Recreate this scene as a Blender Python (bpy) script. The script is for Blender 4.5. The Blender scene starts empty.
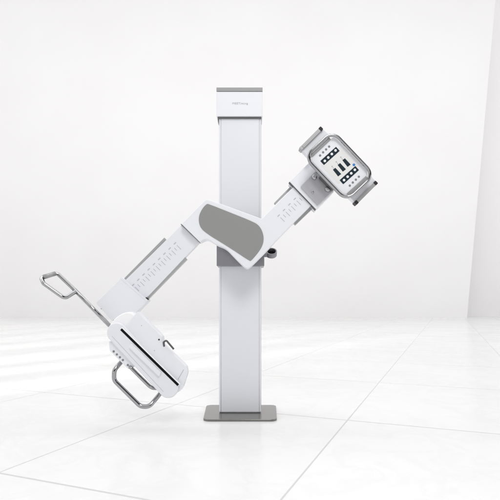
import bpy, bmesh, math
from mathutils import Vector, Matrix
sc = bpy.context.scene
C = sc.collection
F = 489.0; EYE = 0.8
def W(px, py, Y): return Vector(((px-250)*Y/F, Y, EYE-(py-300)*Y/F))

# ---------------------------------------------------------------- materials
def mat(name, col, rough=.4, metal=0., spec=.5, bump=0., bscale=200., coat=0., vary=0.):
    m = bpy.data.materials.new(name); m.use_nodes = True
    nt = m.node_tree; b = nt.nodes['Principled BSDF']
    b.inputs['Base Color'].default_value = (*col, 1)
    b.inputs['Roughness'].default_value = rough
    b.inputs['Metallic'].default_value = metal
    b.inputs['Specular IOR Level'].default_value = spec
    b.inputs['Coat Weight'].default_value = coat
    tc = nt.nodes.new('ShaderNodeTexCoord')
    if bump:
        n = nt.nodes.new('ShaderNodeTexNoise'); n.inputs['Scale'].default_value = bscale
        n.inputs['Detail'].default_value = 3
        nt.links.new(tc.outputs['Object'], n.inputs['Vector'])
        bp = nt.nodes.new('ShaderNodeBump'); bp.inputs['Strength'].default_value = bump
        bp.inputs['Distance'].default_value = .001
        nt.links.new(n.outputs['Fac'], bp.inputs['Height']); nt.links.new(bp.outputs['Normal'], b.inputs['Normal'])
    if vary:
        n = nt.nodes.new('ShaderNodeTexNoise'); n.inputs['Scale'].default_value = 5
        n.inputs['Detail'].default_value = 5
        nt.links.new(tc.outputs['Object'], n.inputs['Vector'])
        r = nt.nodes.new('ShaderNodeMapRange')
        r.inputs['To Min'].default_value = rough-vary; r.inputs['To Max'].default_value = rough+vary
        nt.links.new(n.outputs['Fac'], r.inputs['Value']); nt.links.new(r.outputs['Result'], b.inputs['Roughness'])
    return m
M = dict(
    white = mat('white_powder_coat', (.825,.836,.872), .42, bump=.12, bscale=900, vary=.06),
    arm   = mat('arm_enamel', (.80,.812,.85), .38, bump=.08, bscale=900, vary=.06),
    bright= mat('bright_white_plastic', (.93,.93,.94), .35),
    column= mat('column_paint', (.78,.796,.835), .36, bump=.1, bscale=700, vary=.08),
    inlay = mat('grey_inlay', (.275,.275,.27), .36, bump=.1, bscale=1200),
    capgrey = mat('cap_grey', (.33,.33,.335), .45),
    rail  = mat('rail_aluminium', (.40,.405,.40), .38, metal=.5),
    bar   = mat('bar_aluminium', (.38,.38,.38), .4, metal=.4),
    dark  = mat('dark_rubber', (.025,.025,.027), .5, spec=.3),
    gasket= mat('gasket', (.10,.10,.105), .6),
    slot  = mat('slot_black', (.004,.004,.005), .6, spec=.15),
    collar= mat('collar_grey', (.27,.27,.29), .34, metal=.45, vary=.05),
    plate = mat('base_plate_metal', (.21,.205,.195), .16, metal=.75, vary=.05),
    steel = mat('bracket_steel', (.50,.50,.52), .33, metal=.55, bump=.2, bscale=300, vary=.1),
    chrome= mat('polished_chrome', (.40,.40,.41), .07, metal=1., vary=.02),
    bolt  = mat('bolt_steel', (.45,.45,.46), .2, metal=1.),
    mark  = mat('scale_print', (.50,.51,.55), .6),
    text  = mat('brand_print', (.42,.42,.45), .6),
    strip = mat('button_strip_navy', (.010,.024,.036), .5, spec=.2),
    btn   = mat('button_white', (.92,.93,.94), .4),
    icon  = mat('icon_grey', (.22,.23,.25), .5),
    label = mat('panel_ivory', (.80,.80,.785), .5),
    panel = mat('panel_white', (.86,.87,.90), .38),
    blue  = mat('indicator_blue', (.03,.22,.62), .4),
)

# ---------------------------------------------------------------- mesh helpers
def link(name, bm, m, parent=None, bevel=0., smooth=True, seg=3):
    bmesh.ops.recalc_face_normals(bm, faces=bm.faces)
    me = bpy.data.meshes.new(name); bm.to_mesh(me); bm.free()
    if smooth:
        for p in me.polygons: p.use_smooth = True
    me.materials.append(m)
    o = bpy.data.objects.new(name, me); C.objects.link(o)
    if parent: o.parent = parent
    if bevel:
        md = o.modifiers.new('bevel', 'BEVEL'); md.width = bevel; md.segments = seg
        md.limit_method = 'ANGLE'; md.angle_limit = math.radians(35); md.harden_normals = True
    return o
def round2(pts, rads, n=7):
    """polygon with rounded corners"""
    out = []; N = len(pts)
    for i in range(N):
        p = Vector(pts[i]); a = Vector(pts[i-1])-p; b = Vector(pts[(i+1)%N])-p
        r = rads[i] if isinstance(rads, (list,tuple)) else rads
        if r <= 0: out.append(p); continue
        ang = a.angle(b); t = min(r/math.tan(ang/2), a.length*.49, b.length*.49)
        p0 = p+a.normalized()*t; p1 = p+b.normalized()*t
        rr = t*math.tan(ang/2)
        c = p+(a.normalized()+b.normalized()).normalized()*(rr/math.sin(ang/2))
        v0 = p0-c; v1 = p1-c; th = v0.angle(v1)
        for k in range(n+1):
            s = k/n
            if th < 1e-4: out.append(p0.lerp(p1, s)); continue
            out.append(c+(v0*math.sin((1-s)*th)+v1*math.sin(s*th))/math.sin(th))
    return out
def chaikin(pts, sharp=(), it=4):
    P = [(Vector(p), i in sharp) for i, p in enumerate(pts)]
    for _ in range(it):
        Q = []; N = len(P)
        for i in range(N):
            p, s_ = P[i]; a = P[i-1][0]; b = P[(i+1)%N][0]
            if s_: Q.append((p, True)); continue
            Q.append((p.lerp(a, .25), False)); Q.append((p.lerp(b, .25), False))
        P = Q
    return [p for p, _ in P]
def add_prism(bm, pts3, back):
    vf = [bm.verts.new(p) for p in pts3]; vb = [bm.verts.new(p+back) for p in pts3]
    bm.faces.new(vf); bm.faces.new(vb[::-1])
    n = len(vf)
    for i in range(n): bm.faces.new((vf[i], vb[i], vb[(i+1)%n], vf[(i+1)%n]))
def prism(name, pts, Yf, Yb, m, parent, rad=0, bevel=0., n=7):
    p = round2(pts, rad, n) if rad else [Vector(q) for q in pts]
    bm = bmesh.new(); add_prism(bm, [W(q[0], q[1], Yf) for q in p], Vector((0, Yb-Yf, 0)))
    o = link(name, bm, m, parent, bevel, smooth=bevel > 0)
    return o
def multi(name, polys, Yf, Yb, m, parent):
    bm = bmesh.new()
    for p in polys: add_prism(bm, [W(q[0], q[1], Yf) for q in p], Vector((0, Yb-Yf, 0)))
    return link(name, bm, m, parent, smooth=False)
def disc(cx, cy, r, n=20): return [(cx+r*math.cos(2*math.pi*k/n), cy+r*math.sin(2*math.pi*k/n)) for k in range(n)]
def rect(c, u, v, hu, hv):
    c=Vector(c); u=Vector(u); v=Vector(v)
    return [c-u*hu-v*hv, c+u*hu-v*hv, c+u*hu+v*hv, c-u*hu+v*hv]
def path3(pts, rads, closed):
    """3D path with filleted corners"""
    out = []; N = len(pts)
    for i in range(N):
        p = pts[i]
        if not closed and i in (0, N-1): out.append(p); continue
        a = pts[i-1]-p; b = pts[(i+1)%N]-p
        r = rads[i] if isinstance(rads,(list,tuple)) else rads
        ang = a.angle(b)
        if r <= 0 or ang > 3.1: out.append(p); continue
        t = min(r/math.tan(ang/2), a.length*.48, b.length*.48); rr = t*math.tan(ang/2)
        c = p+(a.normalized()+b.normalized()).normalized()*(rr/math.sin(ang/2))
        v0 = p+a.normalized()*t-c; v1 = p+b.normalized()*t-c; th = v0.angle(v1)
        for k in range(9):
            s = k/8; out.append(c+(v0*math.sin((1-s)*th)+v1*math.sin(s*th))/math.sin(th))
    return out
def tube(name, pts, r, m, parent, rad=0.03, closed=False, flat=1., n=20):
    """pts 3D; flat: scale of the section along Y"""
    P = path3(pts, rad, closed); N = len(P); bm = bmesh.new(); rings = []
    Yv = Vector((0,1,0))
    for i in range(N):
        if closed: t = P[(i+1)%N]-P[i-1]
        else: t = P[min(i+1,N-1)]-P[max(i-1,0)]
        t.normalize(); a = (Yv-t*Yv.dot(t)).normalized(); b = t.cross(a)
        rings.append([bm.verts.new(P[i]+(a*math.cos(2*math.pi*k/n)*flat+b*math.sin(2*math.pi*k/n))*r) for k in range(n)])
    for i in range(N if closed else N-1):
        A = rings[i]; B = rings[(i+1)%N]
        for k in range(n): bm.faces.new((A[k], A[(k+1)%n], B[(k+1)%n], B[k]))
    if not closed:
        bm.faces.new(rings[0]); bm.faces.new(rings[-1][::-1])
    return link(name, bm, m, parent)
def knob(name, px, py, Y, r, h, m, parent, n=24, dome=True, hexa=False):
    """round headed bolt or knob pointing at -Y, standing on the surface at depth Y"""
    bm = bmesh.new(); c = W(px, py, Y); prof = [(r,0),(r,.55*h),(r*.86,.85*h),(r*.5,h),(0,h)] if dome else [(r,0),(r,.85*h),(r*.85,h),(0,h)]
    if hexa: n = 6
    prev = None
    for (q, d) in prof:
        if q == 0:
            v = bm.verts.new(c+Vector((0,-d,0)))
            for k in range(n): bm.faces.new((prev[k], prev[(k+1)%n], v))
            break
        ring = [bm.verts.new(c+Vector((q*math.cos(2*math.pi*k/n), -d, q*math.sin(2*math.pi*k/n)))) for k in range(n)]
        if prev:
            for k in range(n): bm.faces.new((prev[k], prev[(k+1)%n], ring[(k+1)%n], ring[k]))
        prev = ring
    return link(name, bm, m, parent, smooth=not hexa)

# ---------------------------------------------------------------- the room
A = Vector((.3753, .9269, 0)); B = Vector((.9269, -.3753, 0))   # along / across the tiles
def wp(lat, al, z=0): v = B*lat+A*al; v.z = z; return v
ROT = math.atan2(B.y, B.x)

def floor_material():
    m = bpy.data.materials.new('polished_white_tiles'); m.use_nodes = True
    nt = m.node_tree; L = nt.links; b = nt.nodes['Principled BSDF']
    N = lambda t: nt.nodes.new(t)
    def math_(op, a, bb=None, c=None):
        n = N('ShaderNodeMath'); n.operation = op
        for i, x in enumerate((a, bb, c)):
            if x is None: continue
            if isinstance(x, (int, float)): n.inputs[i].default_value = x
            else: L.new(x, n.inputs[i])
        return n.outputs[0]
    geo = N('ShaderNodeTexCoord'); sep = N('ShaderNodeSeparateXYZ'); L.new(geo.outputs['Object'], sep.inputs[0])
    def line(coord, off, pitch, w):
        q = math_('DIVIDE', math_('SUBTRACT', coord, off), pitch)
        d = math_('ABSOLUTE', math_('SUBTRACT', q, math_('ROUND', q)))
        d = math_('MULTIPLY', d, pitch)
        mr = N('ShaderNodeMapRange'); mr.interpolation_type = 'SMOOTHSTEP'
        mr.inputs['From Min'].default_value = w*.5; mr.inputs['From Max'].default_value = w*1.1
        mr.inputs['To Min'].default_value = 1; mr.inputs['To Max'].default_value = 0
        L.new(d, mr.inputs['Value']); return mr.outputs[0], math_('ROUND', math_('ADD', q, .5))
    g1, i1 = line(sep.outputs['X'], -.62, 1.31, .0055)
    g2, i2 = line(sep.outputs['Y'], 3.26, 1.6, .0085)
    g = math_('MAXIMUM', g1, g2)
    # soft marble: per tile shade + cloudy veins
    cmb = N('ShaderNodeCombineXYZ'); L.new(i1, cmb.inputs[0]); L.new(i2, cmb.inputs[1])
    wn = N('ShaderNodeTexWhiteNoise'); wn.noise_dimensions = '3D'; L.new(cmb.outputs[0], wn.inputs['Vector'])
    off = N('ShaderNodeVectorMath'); off.operation = 'MULTIPLY_ADD'
    L.new(wn.outputs['Color'], off.inputs[0]); off.inputs[1].default_value = (7,7,7); L.new(geo.outputs['Object'], off.inputs[2])
    nz = N('ShaderNodeTexNoise'); nz.inputs['Scale'].default_value = 2.6; nz.inputs['Detail'].default_value = 9
    nz.inputs['Roughness'].default_value = .62; nz.inputs['Distortion'].default_value = .7
    L.new(off.outputs[0], nz.inputs['Vector'])
    vein = math_('SUBTRACT', 1.0, math_('MINIMUM', math_('MULTIPLY', math_('ABSOLUTE', math_('SUBTRACT', nz.outputs['Fac'], .5)), 14.), 1.0))
    nz2 = N('ShaderNodeTexNoise'); nz2.inputs['Scale'].default_value = 1.1; nz2.inputs['Detail'].default_value = 4
    L.new(off.outputs[0], nz2.inputs['Vector'])
    v = math_('MULTIPLY_ADD', vein, -.024, .757)
    v = math_('MULTIPLY_ADD', math_('SUBTRACT', nz2.outputs['Fac'], .5), .06, v)
    v = math_('MULTIPLY_ADD', math_('SUBTRACT', wn.outputs['Value'], .5), .012, v)
    mix = N('ShaderNodeMix'); mix.data_type = 'FLOAT'
    L.new(g, mix.inputs[0]); L.new(v, mix.inputs[2]); mix.inputs[3].default_value = .55
    col = N('ShaderNodeCombineColor'); 
    for k in range(3): L.new(mix.outputs[0], col.inputs[k])
    L.new(col.outputs[0], b.inputs['Base Color'])
    rr = math_('MULTIPLY_ADD', nz2.outputs['Fac'], .12, .14); L.new(math_('ADD', rr, math_('MULTIPLY', g, .4)), b.inputs['Roughness'])
    b.inputs['Specular IOR Level'].default_value = .35
    bp = N('ShaderNodeBump'); bp.invert = True; bp.inputs['Strength'].default_value = .3; bp.inputs['Distance'].default_value = .002
    L.new(g, bp.inputs['Height']); L.new(bp.outputs['Normal'], b.inputs['Normal'])
    return m
def plaster(name, val):
    m = bpy.data.materials.new(name); m.use_nodes = True; nt = m.node_tree; b = nt.nodes['Principled BSDF']
    tc = nt.nodes.new('ShaderNodeTexCoord'); n = nt.nodes.new('ShaderNodeTexNoise')
    n.inputs['Scale'].default_value = .35; n.inputs['Detail'].default_value = 5
    nt.links.new(tc.outputs['Object'], n.inputs['Vector'])
    r = nt.nodes.new('ShaderNodeValToRGB')
    r.color_ramp.elements[0].position = .3; r.color_ramp.elements[1].position = .7
    r.color_ramp.elements[0].color = (val*.985, val*.975, val*.972, 1)
    r.color_ramp.elements[1].color = (val*1.01, val*1.0, val*1.0, 1)
    nt.links.new(n.outputs['Fac'], r.inputs[0]); nt.links.new(r.outputs[0], b.inputs['Base Color'])
    b.inputs['Roughness'].default_value = .8; b.inputs['Specular IOR Level'].default_value = .2
    return m
M['floor'] = floor_material(); M['wall'] = plaster('white_plaster', .92); M['wall2'] = plaster('recess_plaster', .93)  # recess wall plaster, a touch lighter than the back wall

bm = bmesh.new()
vs = [bm.verts.new(v) for v in ((-60,-25,0),(60,-25,0),(60,60,0),(-60,60,0))]; bm.faces.new(vs)
fl = link('floor', bm, M['floor'], smooth=False); fl.rotation_euler = (0,0,ROT); fl['kind'] = 'structure'

def on_wall(px, py, al):
    d = Vector(((px-250)/F, 1, -(py-300)/F)); t = al/(d.dot(A)); p = d*t; p.z += EYE; return p
ALW = 20.6
# find the depth of the back wall so that its foot stands at y=318 below the corner (467,318)
YW = F*EYE/18.0                      # the back wall meets the floor 18 px under the horizon
foot = W(467, 318, YW); foot.z = 0; top = W(499, -40, YW)
far = Vector((-45, YW, 0)); fart = Vector((-45, YW, top.z))
bm = bmesh.new()
add_prism(bm, [far, foot, top, fart], Vector((0,.4,0)))
w = link('back_wall', bm, M['wall'], smooth=False); w['kind'] = 'structure'
bm = bmesh.new()
add_prism(bm, [Vector((2,YW+1.6,0)), Vector((40,YW+1.6,0)), Vector((40,YW+1.6,top.z)), Vector((2,YW+1.6,top.z))], Vector((0,.4,0)))
w = link('recessed_wall', bm, M['wall2'], smooth=False); w['kind'] = 'structure'

# ---------------------------------------------------------------- the machine
root = bpy.data.objects.new('x_ray_machine', None); C.objects.link(root)
root.location = (-.068, 3.5, 0)
root['label'] = 'white column-mounted x-ray machine with tilted swinging arm, chrome handles and grey base plate'
root['category'] = 'x-ray machine'
root_parts = []
R = None   # parts are parented at the end, keeping world coordinates

def box(name, x0, x1, y0, y1, z0, z1, m, bevel=.004, seg=3):
    bm = bmesh.new()
    add_prism(bm, [Vector((x0,y0,z0)),Vector((x1,y0,z0)),Vector((x1,y0,z1)),Vector((x0,y0,z1))], Vector((0,y1-y0,0)))
    return link(name, bm, m, None, bevel, seg=seg)
# base plate with rounded corners
PT = .014
bm = bmesh.new(); X0 = (240-250)*3.22/F
corn = round2([(X0-.2437,3.22),(X0+.2437,3.22),(X0+.260,3.668),(X0-.260,3.668)], [.045,.045,.04,.04], 8)
vf = [bm.verts.new((q[0],q[1],0)) for q in corn]; vb = [bm.verts.new((q[0],q[1],PT)) for q in corn]
bm.faces.new(vf[::-1]); bm.faces.new(vb)
for i in range(len(vf)): bm.faces.new((vf[i], vf[(i+1)%len(vf)], vb[(i+1)%len(vf)], vb[i]))
base = link('base_plate', bm, M['plate'], None, .003)
YC = 3.406
zt = EYE+(300-116)*YC/F
cx0, cx1 = (219-250)*YC/F, (261.1-250)*YC/F
column = box('column', cx0, cx1, YC, YC+.14, PT, zt+.05, M['column'], .012, 5)
# side tracks of the column
box('column_track', cx0+.004-.006, cx0+.004, YC+.04, YC+.10, PT+.02, zt, M['bar'], 0)
box('column_track', cx1-.004, cx1-.004+.006, YC+.04, YC+.10, PT+.02, zt, M['bar'], 0)
for gx in (221.0, 259.3):
    x_ = (gx-250)*YC/F; box('column_groove', x_-.0012, x_+.0012, YC-.0008, YC+.004, PT+.001, zt, M['mark'], 0)
# cap
YK = 3.385
k0, k1 = (216.4-250)*YK/F, (262.6-250)*YK/F
zc = lambda y: EYE+(300-y)*YK/F
cap = box('cap', k0, k1, YK, YK+.17, zc(116.4), zc(91.5), M['white'], .006, 4)
lid = box('cap_lid', k0, k1, YK-.001, YK+.172, zc(91.3), zc(87.4), M['capgrey'], .003)
gk = box('cap_gasket', k0+.008, k1-.008, YK+.006, YK+.16, zc(117.7), zc(116.5), M['gasket'], .001)
# brand lettering on the cap
def lettering(s, px, py, Y, size, m, parent, xs=1.):
    cu = bpy.data.curves.new('lettering', 'FONT'); cu.body = s; cu.size = size; cu.extrude = .0006
    cu.align_x = 'CENTER'; cu.align_y = 'CENTER'; cu.space_character = 1.12
    o = bpy.data.objects.new('tmp', cu); C.objects.link(o)
    dg = bpy.context.evaluated_depsgraph_get(); me = bpy.data.meshes.new_from_object(o.evaluated_get(dg))
    bpy.data.objects.remove(o)
    me.materials.clear(); me.materials.append(m)
    me.transform(Matrix.Translation(W(px, py, Y)) @ Matrix.Rotation(math.pi/2, 4, 'X') @ Matrix.Diagonal((xs,1,1,1)))
    t = bpy.data.objects.new('lettering', me); C.objects.link(t); t.parent = parent; return t
lettering('MEETiming', 240, 103.5, YK-.0006, .0195, M['text'], cap, 1.12)

# carriage collar behind the arm
YL = 3.355
lx = lambda p: (p-250)*YL/F
lz = lambda y: EYE+(300-y)*YL/F
collar = box('carriage', lx(216.6), lx(264.3), YL, YL+.2, lz(266), lz(238), M['collar'], .004)
# collimator cup ring on the right of the carriage
bm = bmesh.new(); n = 40
cen = Vector((0,0,0)); h = .017; ro = .0385; ri = .029
prof = [(ri,h),(ri+.002,h+.0015),(ro-.002,h+.0015),(ro,h),(ro,-h),(ro-.002,-h-.0015),(ri+.002,-h-.0015),(ri,-h)]
rings = [[bm.verts.new((q*math.cos(2*math.pi*k/n), q*math.sin(2*math.pi*k/n), zz)) for k in range(n)] for q, zz in prof]
for i in range(len(rings)):
    a_, b_ = rings[i], rings[(i+1)%len(rings)]
    for k in range(n): bm.faces.new((a_[k], a_[(k+1)%n], b_[(k+1)%n], b_[k]))
add_prism(bm, [Vector((-.062,-.024,-h)),Vector((-.030,-.024,-h)),Vector((-.030,-.024,h)),Vector((-.062,-.024,h))], Vector((0,.048,0)))
bmesh.ops.transform(bm, matrix=Matrix.Translation(W(271.4,253.1,3.40)) @ Matrix.Rotation(math.radians(45),4,'X'), verts=bm.verts)
link('holder_ring', bm, M['collar'], collar, .001)
bm = bmesh.new()
bmesh.ops.create_cone(bm, cap_ends=True, segments=32, radius1=ri+.001, radius2=ri+.001, depth=.004)
bmesh.ops.transform(bm, matrix=Matrix.Translation(W(271.4,253.1,3.40)) @ Matrix.Rotation(math.radians(45),4,'X') @ Matrix.Translation((0,0,-.008)), verts=bm.verts)
link('ring_liner', bm, M['dark'], collar)

# pivot shaft
prism('pivot_hub', disc(236,232,16,32), 3.24, 3.36, M['capgrey'], None, bevel=.002)
# left arm: inner beam with printed scale, side rails, outer sleeve
ua = Vector((-.712,.702)); na = Vector((-.702,-.712))       # down-left along the arm; up-left across it
lower = prism('lower_arm', [(183.2,223.2),(201,240.5),(140,305),(120,285.4)], 3.20, 3.255, M['arm'], None, bevel=.003)
def rail(pts, Yf, Yb, par): return prism('rail', pts, Yf, Yb, M['rail'], par, bevel=.0015)
rail([(164.3,237.5),(166,239.4),(126,280),(124.0,278.4)], 3.222, 3.25, lower)
rail([(184.6,256.8),(186.8,259.2),(147.5,299.6),(145,297.6)], 3.205, 3.25, lower)
polys = []
p0 = Vector((174.9,243.3)); stp = (Vector((133,285))-p0)/8
for i in range(9):
    c = p0+stp*i; polys.append(rect(c, ua, na, 1.5, .5))
for i in range(17):
    c = p0+stp*(i*.5)+Vector((2.0,2.0)); ln = 2.9 if i % 2 == 0 else 1.8
    polys.append(rect(c+Vector((.707,.707))*ln, (.707,.707), ua, ln, .30))
multi('scale_marking', polys, 3.1993, 3.203, M['mark'], lower)
sleeve = prism('lower_sleeve', [(121.4,277.6),(148.2,300.6),(133.5,315.6),(114,323.5),(95.6,302.6)], 3.17, 3.26, M['white'], None, [1,1,1,1,2], .004)
prism('sleeve_lip', [(121.0,277.0),(147.9,300.3),(146.7,301.7),(119.8,278.4)], 3.167, 3.262, M['arm'], sleeve, 0, .0012)
prism('sleeve_edge_strip', [(145.8,297.2),(148.4,298.9),(148.0,300.3),(145.4,298.9)], 3.18, 3.2, M['dark'], sleeve)
for (x, y) in ((101.3,308.7),(113.6,320.3)): knob('screw', x, y, 3.17, .0035, .002, M['bolt'], sleeve)

# right arm
upper = prism('upper_arm', [(250,229.5),(294,186.2),(313,203.4),(268.5,249.0),(255,258)], 3.19, 3.25, M['arm'], None, bevel=.003)
rail([(274.2,202.8),(292,184.8),(294.3,187),(276,205.4)], 3.205, 3.24, upper)
rail([(293.6,222.8),(295.7,224.7),(313.4,207.8),(311.2,205.0)], 3.195, 3.24, upper)
polys = []; ur = Vector((.707,-.707)); q0 = Vector((278.6,215.6)); st = (Vector((300.2,193.2))-q0)/4
for i in range(5): polys.append(rect(q0+st*i, ur, (.707,.707), 1.45, .48))
for i in range(10):
    ln = 2.9 if i % 2 == 0 else 1.9
    polys.append(rect(q0+st*(i*.5)+Vector((1.9,1.9))+Vector((.707,.707))*ln, (.707,.707), ur, ln, .30))
upper_marks = polys
cv = chaikin([(181.3,223.8),(205.2,199.5),(207.6,199.0),(236,209.3),(261.5,218.7),(293.8,186.5),(312.6,203.8),(281.5,235.0),(268.5,248.9),(249.2,268.6),(245.6,268.6),(233.5,256.5),(226,248.2),(216,244.4),(206.5,238.0),(199.8,242.0)], (0,4,5,6,7,8,15), 3)
cover = prism('pivot_cover', cv, 3.14, 3.25, M['white'], None, 0, .005)
multi('scale_marking', upper_marks, 3.1392, 3.142, M['mark'], cover)
iv = chaikin([(208.6,203.9),(233,213.6),(250,220.4),(259.5,225.2),(264.2,236),(262.6,247),(251.2,261.0),(249.4,260.8),(228,246.6),(206,233.2),(199.4,226.5),(198.4,216.5),(202.2,208.5),(206.6,203.9)], (), 3)
prism('cover_inlay', iv, 3.137, 3.15, M['inlay'], cover, 0, .001)
rim = prism('arm_seam', [(180.6,224.2),(181.1,223.7),(200.0,242.0),(199.5,242.5)], 3.188, 3.248, M['gasket'], cover)

# sleeve at the end of the right arm, with bolted bracket plate
sr = prism('upper_sleeve', [(289.6,181.4),(309,162.6),(318,166),(334,186),(333.6,192.2),(316.4,209.4)], 3.118, 3.25, M['white'], None, 0, .003)
prism('bracket_plate', [(300.4,186.6),(315.8,170.8),(325,172),(334.4,186),(333.4,190.6),(317.6,205.2)], 3.104, 3.125, M['steel'], sr, 1.2, .002)
prism('sleeve_edge_strip', [(289.0,182.2),(290.3,181.0),(316.8,208.6),(315.6,209.9)], 3.128, 3.165, M['gasket'], sr)  # dark strip colours in the shadow line under the sleeve edge
knob('bolt', 314.2, 177.6, 3.104, .0165, .024, M['bolt'], sr)
knob('bolt', 327.2, 189.6, 3.104, .0165, .024, M['bolt'], sr)
knob('bolt', 312.6, 192.3, 3.104, .0085, .005, M['bolt'], sr)
knob('bolt', 317.2, 171.8, 3.104, .010, .02, M['bolt'], sr)
prism('swivel_hub', rect((328.5,180.5),(.707,.707),(.707,-.707),9.5,3.5), 3.06, 3.14, M['gasket'], sr, 1.5, .003)

# ---- tube head with its control panel
u = Vector((.728,-.686)); v = Vector((.690,.724)); pc = Vector((339.6,165.6))
def PV(a, b): return pc+u*a+v*b
def quad(hu, hv, ou=0, ov=0): c = PV(ou, ov); return [c-u*hu-v*hv, c+u*hu-v*hv, c+u*hu+v*hv, c-u*hu+v*hv]
head = prism('tube_head', quad(14.5, 23), 3.0, 3.16, M['white'], None, 5, .01)
prism('panel', [PV(-15.5,-25.5),PV(15,-25.5),PV(16.6,-22),PV(17,22),PV(14,26),PV(-15,25.5),PV(-17,22),PV(-17,-22)], 2.975, 3.01, M['panel'], head, 2.2, .004)
prism('panel_sheet', quad(13.5, 13.0), 2.9743, 2.98, M['label'], head, 1.5)
# round section handle ring
YH = 2.955
ring = [W(*PV(a, b), YH) for a, b in ((-19.4,-30.2),(18.6,-30.2),(18.6,30.4),(-19.4,30.4))]
tube('handle_ring', ring, .0108, M['chrome'], head, [.062]*4, closed=True)
for b in (-28.4, 28.6):
    prism('handle_bracket', quad(12.5, 1.3, -.5, b*.94), 2.965, 3.02, M['capgrey'], head, 0, .001)  # dark grey puts the shade between ring and panel into the colour
# side wings with rubber ended guide bars
uw = Vector((.705,-.709)); vw = Vector((.709,.705))
for s, mid in ((-1, Vector((311.2,138.2))), (1, Vector((366.2,192.6)))):
    q = lambda a, b: mid+uw*a+vw*b*s
    prism('wing', [q(-15.2,-12), q(15.4,-12), q(15.0,1.2), q(-14.8,1.2)], 3.03, 3.085, M['arm'], head, [0,0,1.5,1.5], .004)
    prism('guide_bar', [q(-12.2,-1.9), q(12.2,-1.9), q(12.2,1.7), q(-12.2,1.7)], 3.015, 3.07, M['bar'], head, 0, .0015)
    for t in (-1, 1):
        prism('end_stop', [q(t*13.7-1.6,-2.0), q(t*13.7+1.6,-2.0), q(t*13.7+1.6,1.9), q(t*13.7-1.6,1.9)], 3.012, 3.072, M['rail'] if (s, t) == (-1, -1) else M['dark'], head, .8, .0025)
# button strips, buttons, icons
uu = Vector((.743,-.669)); vvv = Vector((.669,.743))
for c, circ, dots in (((330.0,155.9), [(324.8,161),(328.25,157.6),(331.8,154.1),(335.5,150.5)], [(320.1,155.5),(323.1,152.3),(326.1,149.4),(329.1,146.6)]),
                      ((349.3,175.1), [(344,180.2),(347.6,176.8),(351.2,173.4),(354.8,169.9)], [(349.8,185.6),(352.8,182.5),(355.8,179.6),(358.8,176.7)])):
    prism('button_strip', rect(c, uu, vvv, 10.6, 2.75), 2.9735, 2.98, M['strip'], head, .4)
    for x, y in circ: knob('button', x, y, 2.9735, .0078, .003, M['btn'], head, dome=False)
    for x, y in dots: knob('indicator', x, y, 2.9745, .0068, .0012, M['icon'], head, dome=False)
for k in range(3):
    o_ = Vector((4.75*k, -4.75*k))
    prism('display_bar', [Vector(q)+o_ for q in ((332.9,169.7),(335.4,167.8),(341.2,174.0),(338.1,176.4))], 2.9735, 2.98, M['strip'], head)
for (x, y) in ((332.1,166.5),(336.3,161.8),(340.8,157.2)):
    knob('indicator', x, y, 2.974, .0042, .0012, M['mark'], head, dome=False)
    prism('icon', rect((x+1.4,y+1.7), (.66,.75), (.75,-.66), .9, .3), 2.9735, 2.98, M['mark'], head)
knob('blue_indicator', 353.9, 164.8, 2.974, .0080, .0016, M['blue'], head, dome=False)

# ---- detector head at the end of the left arm
prism('swivel_joint', chaikin([(106.5,329),(116,316.5),(128.6,310.8),(137.5,317),(132,332),(114,338)], (), 4), 3.06, 3.18, M['bright'], None, 0, .008)
box_pts = [(137.2,311.6),(162.0,336.6),(163.2,344.8),(186.2,366.8),(187.4,373.5),(182.5,389),(176,394),(121,331)]
det = prism('detector_housing', box_pts, 3.05, 3.13, M['white'], None, [.8,1.2,1.5,5,7,8,6,3], .0035)
ax = Vector((.680,.733)); nx = Vector((.733,-.680))
def DP(a, b): q = Vector((118,333))+ax*a+nx*b; return q
cap_pts = [DP(75+9.6*math.cos(t), -.9+9.9*math.sin(t)) for t in [math.radians(-90+180*k/20) for k in range(21)]] + \
          [DP(-1.6-9.6*math.cos(t), -.9-9.9*math.sin(t)) for t in [math.radians(-90+180*k/20) for k in range(21)]]
front = prism('detector_front', cap_pts, 3.02, 3.10, M['arm'], det, 0, .008)
sl0, sl1 = Vector((121.0,329.2)), Vector((178.2,385.2)); sd = (sl1-sl0).normalized(); sn = Vector((sd.y,-sd.x))
prism('cassette_slot', [sl0+sn*1.2, sl1+sn*1.2, sl1-sn*1.2, sl0-sn*1.2], 3.0185, 3.03, M['slot'], det)  # black strip proud of the front; the dark of a recess is coloured in
prism('slot_rim', [sl0+sn*2.0-sd*.6, sl1+sn*2.0+sd*.6, sl1+sn*1.3+sd*.6, sl0+sn*1.3-sd*.6], 3.012, 3.03, M['bright'], det, 0, .001)
t0 = Vector((131.0,343.2))
prism('cassette_tray', [t0, t0+sd*42, t0+sd*43.5-sn*4.6, t0+sd*1.5-sn*4.6], 3.002, 3.03, M['white'], det, .8, .004)
prism('front_groove', rect(DP(36,-6.6), ax, nx, 38, .16), 3.0192, 3.03, M['mark'], det)
prism('end_seam', [(183.4,369.5),(184.0,369.8),(178.3,379.6),(177.7,379.3)], 3.0492, 3.06, M['mark'], det)
knob('screw', 159.0,339.6, 3.05, .0052, .003, M['dark'], det)
for x, y in ((154.4,350.6),(141.5,325.6)): knob('screw', x, y, 3.05, .003, .002, M['mark'], det)
tube('latch', [W(164.2,346.4,3.06), W(163.6,342.2,3.035), W(166.2,340.2,3.03), W(173.8,349.2,3.03)], .0058, M['gasket'], det, [0,.010,.010,0], flat=1.6)
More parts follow.
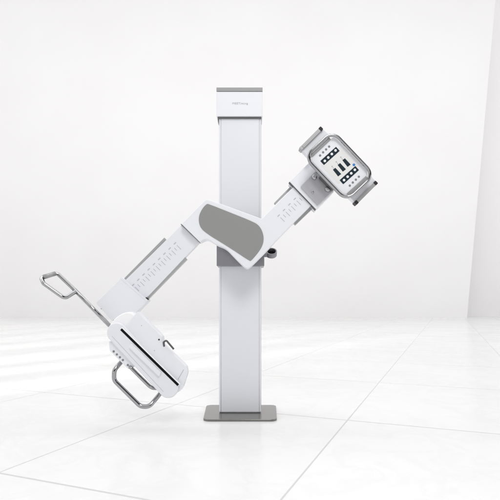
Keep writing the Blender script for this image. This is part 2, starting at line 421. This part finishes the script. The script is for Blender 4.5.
# button box under the housing
bb = prism('button_box', [(108.6,341),(109.6,350.6),(128.4,369.4),(136,366),(118,344)], 3.045, 3.12, M['white'], det, [1,1.5,1.5,1,1], .003)
for x, y in ((113.7,351.4),(116.9,354.4),(119.9,357.2),(122.9,360.0),(127.8,365.0)):
    knob('button', x, y, 3.045, .0068, .004, M['icon'], det)
# lower chrome grab handle: outer loop and inner rod
YG = 3.06
tube('grab_handle', [W(x,y,Y) for x,y,Y in ((124.5,358.5,3.12),(114.2,370.0,YG),(114.0,380.2,YG),(140.5,406.4,YG),(149.2,406.8,YG),(161.5,392.0,3.12))],
     .0146, M['chrome'], det, [0,.05,.05,.05,.05,0])
tube('grab_handle', [W(x,y,Y) for x,y,Y in ((128.5,364.5,3.12),(130.5,367.4,3.04),(151.2,388.0,3.04),(160.4,388.6,3.12))],
     .0115, M['chrome'], det, [0,.01,.045,0])
# long rod with the loop handle
Yr = 3.10
tube('handle_rod', [W(74.6,289.8,3.11), W(111.5,327.6,Yr)], .0130, M['chrome'], det, 0)
lp = [W(41.2,277.8,3.06), W(57.0,273.2,3.12), W(76.2,291.4,3.11), W(64.8,298.6,3.04), W(43.5,283.4,3.02)]
tube('loop_handle', lp, .0128, M['chrome'], det, [.02,.022,.012,.03,.02], closed=True)
gA, gB = W(44.0,276.9,3.04), W(55.0,273.6,3.10)
tube('loop_grip', [gA, gB], .0148, M['bar'], det, 0)

# parent every part without a parent to the machine
from mathutils import Matrix as Mx
inv = Mx.Translation(root.location).inverted()
for o in list(C.objects):
    if o.type == 'MESH' and o.parent is None and o.get('kind') is None:
        o.parent = root; o.matrix_parent_inverse = inv

# ---------------------------------------------------------------- unseen window gobo added off to the left, behind the camera (throws the light bars on the floor)
def window_gobo():
    bm = bmesh.new(); al = -5.0
    def bar(l0, l1, z0, z1, t=.12):
        add_prism(bm, [wp(l0,al,z0), wp(l1,al,z0), wp(l1,al,z1), wp(l0,al,z1)], A*t)
    bar(-16,-2.0,0,2.55); bar(-16,-2.0,3.52,8.6); bar(-16,-12.2,2.55,3.52); bar(-6.6,-2.0,2.55,3.52)
    for l, w_ in ((-11.7,.22),(-11.0,.16),(-10.35,.3),(-9.6,.12),(-9.2,.26),(-8.55,.14),(-8.1,.30),(-7.45,.12),(-7.1,.2)):
        bar(l, l+w_, 2.55, 3.75)
    o = link('window_gobo', bm, M['wall'], smooth=False); o['kind'] = 'structure'
window_gobo()
sp = bpy.data.lights.new('window_light', 'SPOT'); sp.energy = 10000; sp.spot_size = math.radians(58); sp.spot_blend = .5
sp.shadow_soft_size = .12; sp.color = (1,.985,.955)
so = bpy.data.objects.new('window_light', sp); C.objects.link(so)
so.location = wp(-9.0,-11.0,4.6); so.rotation_euler = (wp(-9,9,-4.6)-so.location).to_track_quat('-Z','Y').to_euler()

# ---------------------------------------------------------------- light
wd = bpy.data.worlds.new('World'); sc.world = wd; wd.use_nodes = True
nt = wd.node_tree; bg = nt.nodes['Background']; bg.inputs['Strength'].default_value = 1.14
tc = nt.nodes.new('ShaderNodeTexCoord'); sep = nt.nodes.new('ShaderNodeSeparateXYZ'); nt.links.new(tc.outputs['Generated'], sep.inputs[0])
def mth(op, a, b=None, clamp=False):
    n = nt.nodes.new('ShaderNodeMath'); n.operation = op; n.use_clamp = clamp
    for i, x in enumerate((a, b)):
        if x is None: continue
        if isinstance(x, (int, float)): n.inputs[i].default_value = x
        else: nt.links.new(x, n.inputs[i])
    return n.outputs[0]
# white surround; dark bands added behind the camera for the chrome to reflect
def band(coord, c, hw, soft):
    return mth('MULTIPLY', mth('SUBTRACT', hw, mth('ABSOLUTE', mth('SUBTRACT', coord, c))), 1/soft, True) if False else \
           mth('DIVIDE', mth('SUBTRACT', hw, mth('ABSOLUTE', mth('SUBTRACT', coord, c))), soft, True)
back = mth('DIVIDE', mth('SUBTRACT', -.05, sep.outputs['Y']), .2, True)
b1 = band(sep.outputs['Z'], .36, .17, .05); b2 = band(sep.outputs['X'], -.55, .13, .05)
b3 = band(sep.outputs['X'], .52, .14, .05)
dk = mth('MULTIPLY', mth('MAXIMUM', mth('MAXIMUM', b1, b2), b3), back)
mix = nt.nodes.new('ShaderNodeMix'); mix.data_type = 'RGBA'
nt.links.new(dk, mix.inputs[0]); mix.inputs[6].default_value = (1,.995,.995,1); mix.inputs[7].default_value = (.04,.04,.045,1)
nt.links.new(mix.outputs[2], bg.inputs['Color'])

def area(name, loc, tgt, sx, sy, e):
    l = bpy.data.lights.new(name, 'AREA'); l.shape = 'RECTANGLE'; l.size = sx; l.size_y = sy; l.energy = e
    o = bpy.data.objects.new(name, l); C.objects.link(o); o.location = loc
    o.rotation_euler = (Vector(tgt)-Vector(loc)).to_track_quat('-Z','Y').to_euler(); return o
area('key_light', (.7,-1.2,4.8), (0,3.4,1.2), 1.6, 1.6, 94)

area('wall_wash', (1,6,13), (1,21.7,-1), 46, 4, 1950)  # unseen area lamp added to brighten the back wall
# ---------------------------------------------------------------- camera
cam = bpy.data.cameras.new('camera'); co = bpy.data.objects.new('camera', cam); C.objects.link(co)
cam.sensor_width = 36; cam.lens = 36*F/500; cam.shift_y = .1; cam.clip_start = .05; cam.clip_end = 300
co.location = (0,0,EYE); co.rotation_euler = (math.pi/2,0,0); sc.camera = co
sc.view_settings.view_transform = 'Standard'; sc.view_settings.look = 'None'; sc.view_settings.exposure = 0
sc.cycles.max_bounces = 12; sc.cycles.diffuse_bounces = 8; sc.cycles.glossy_bounces = 6
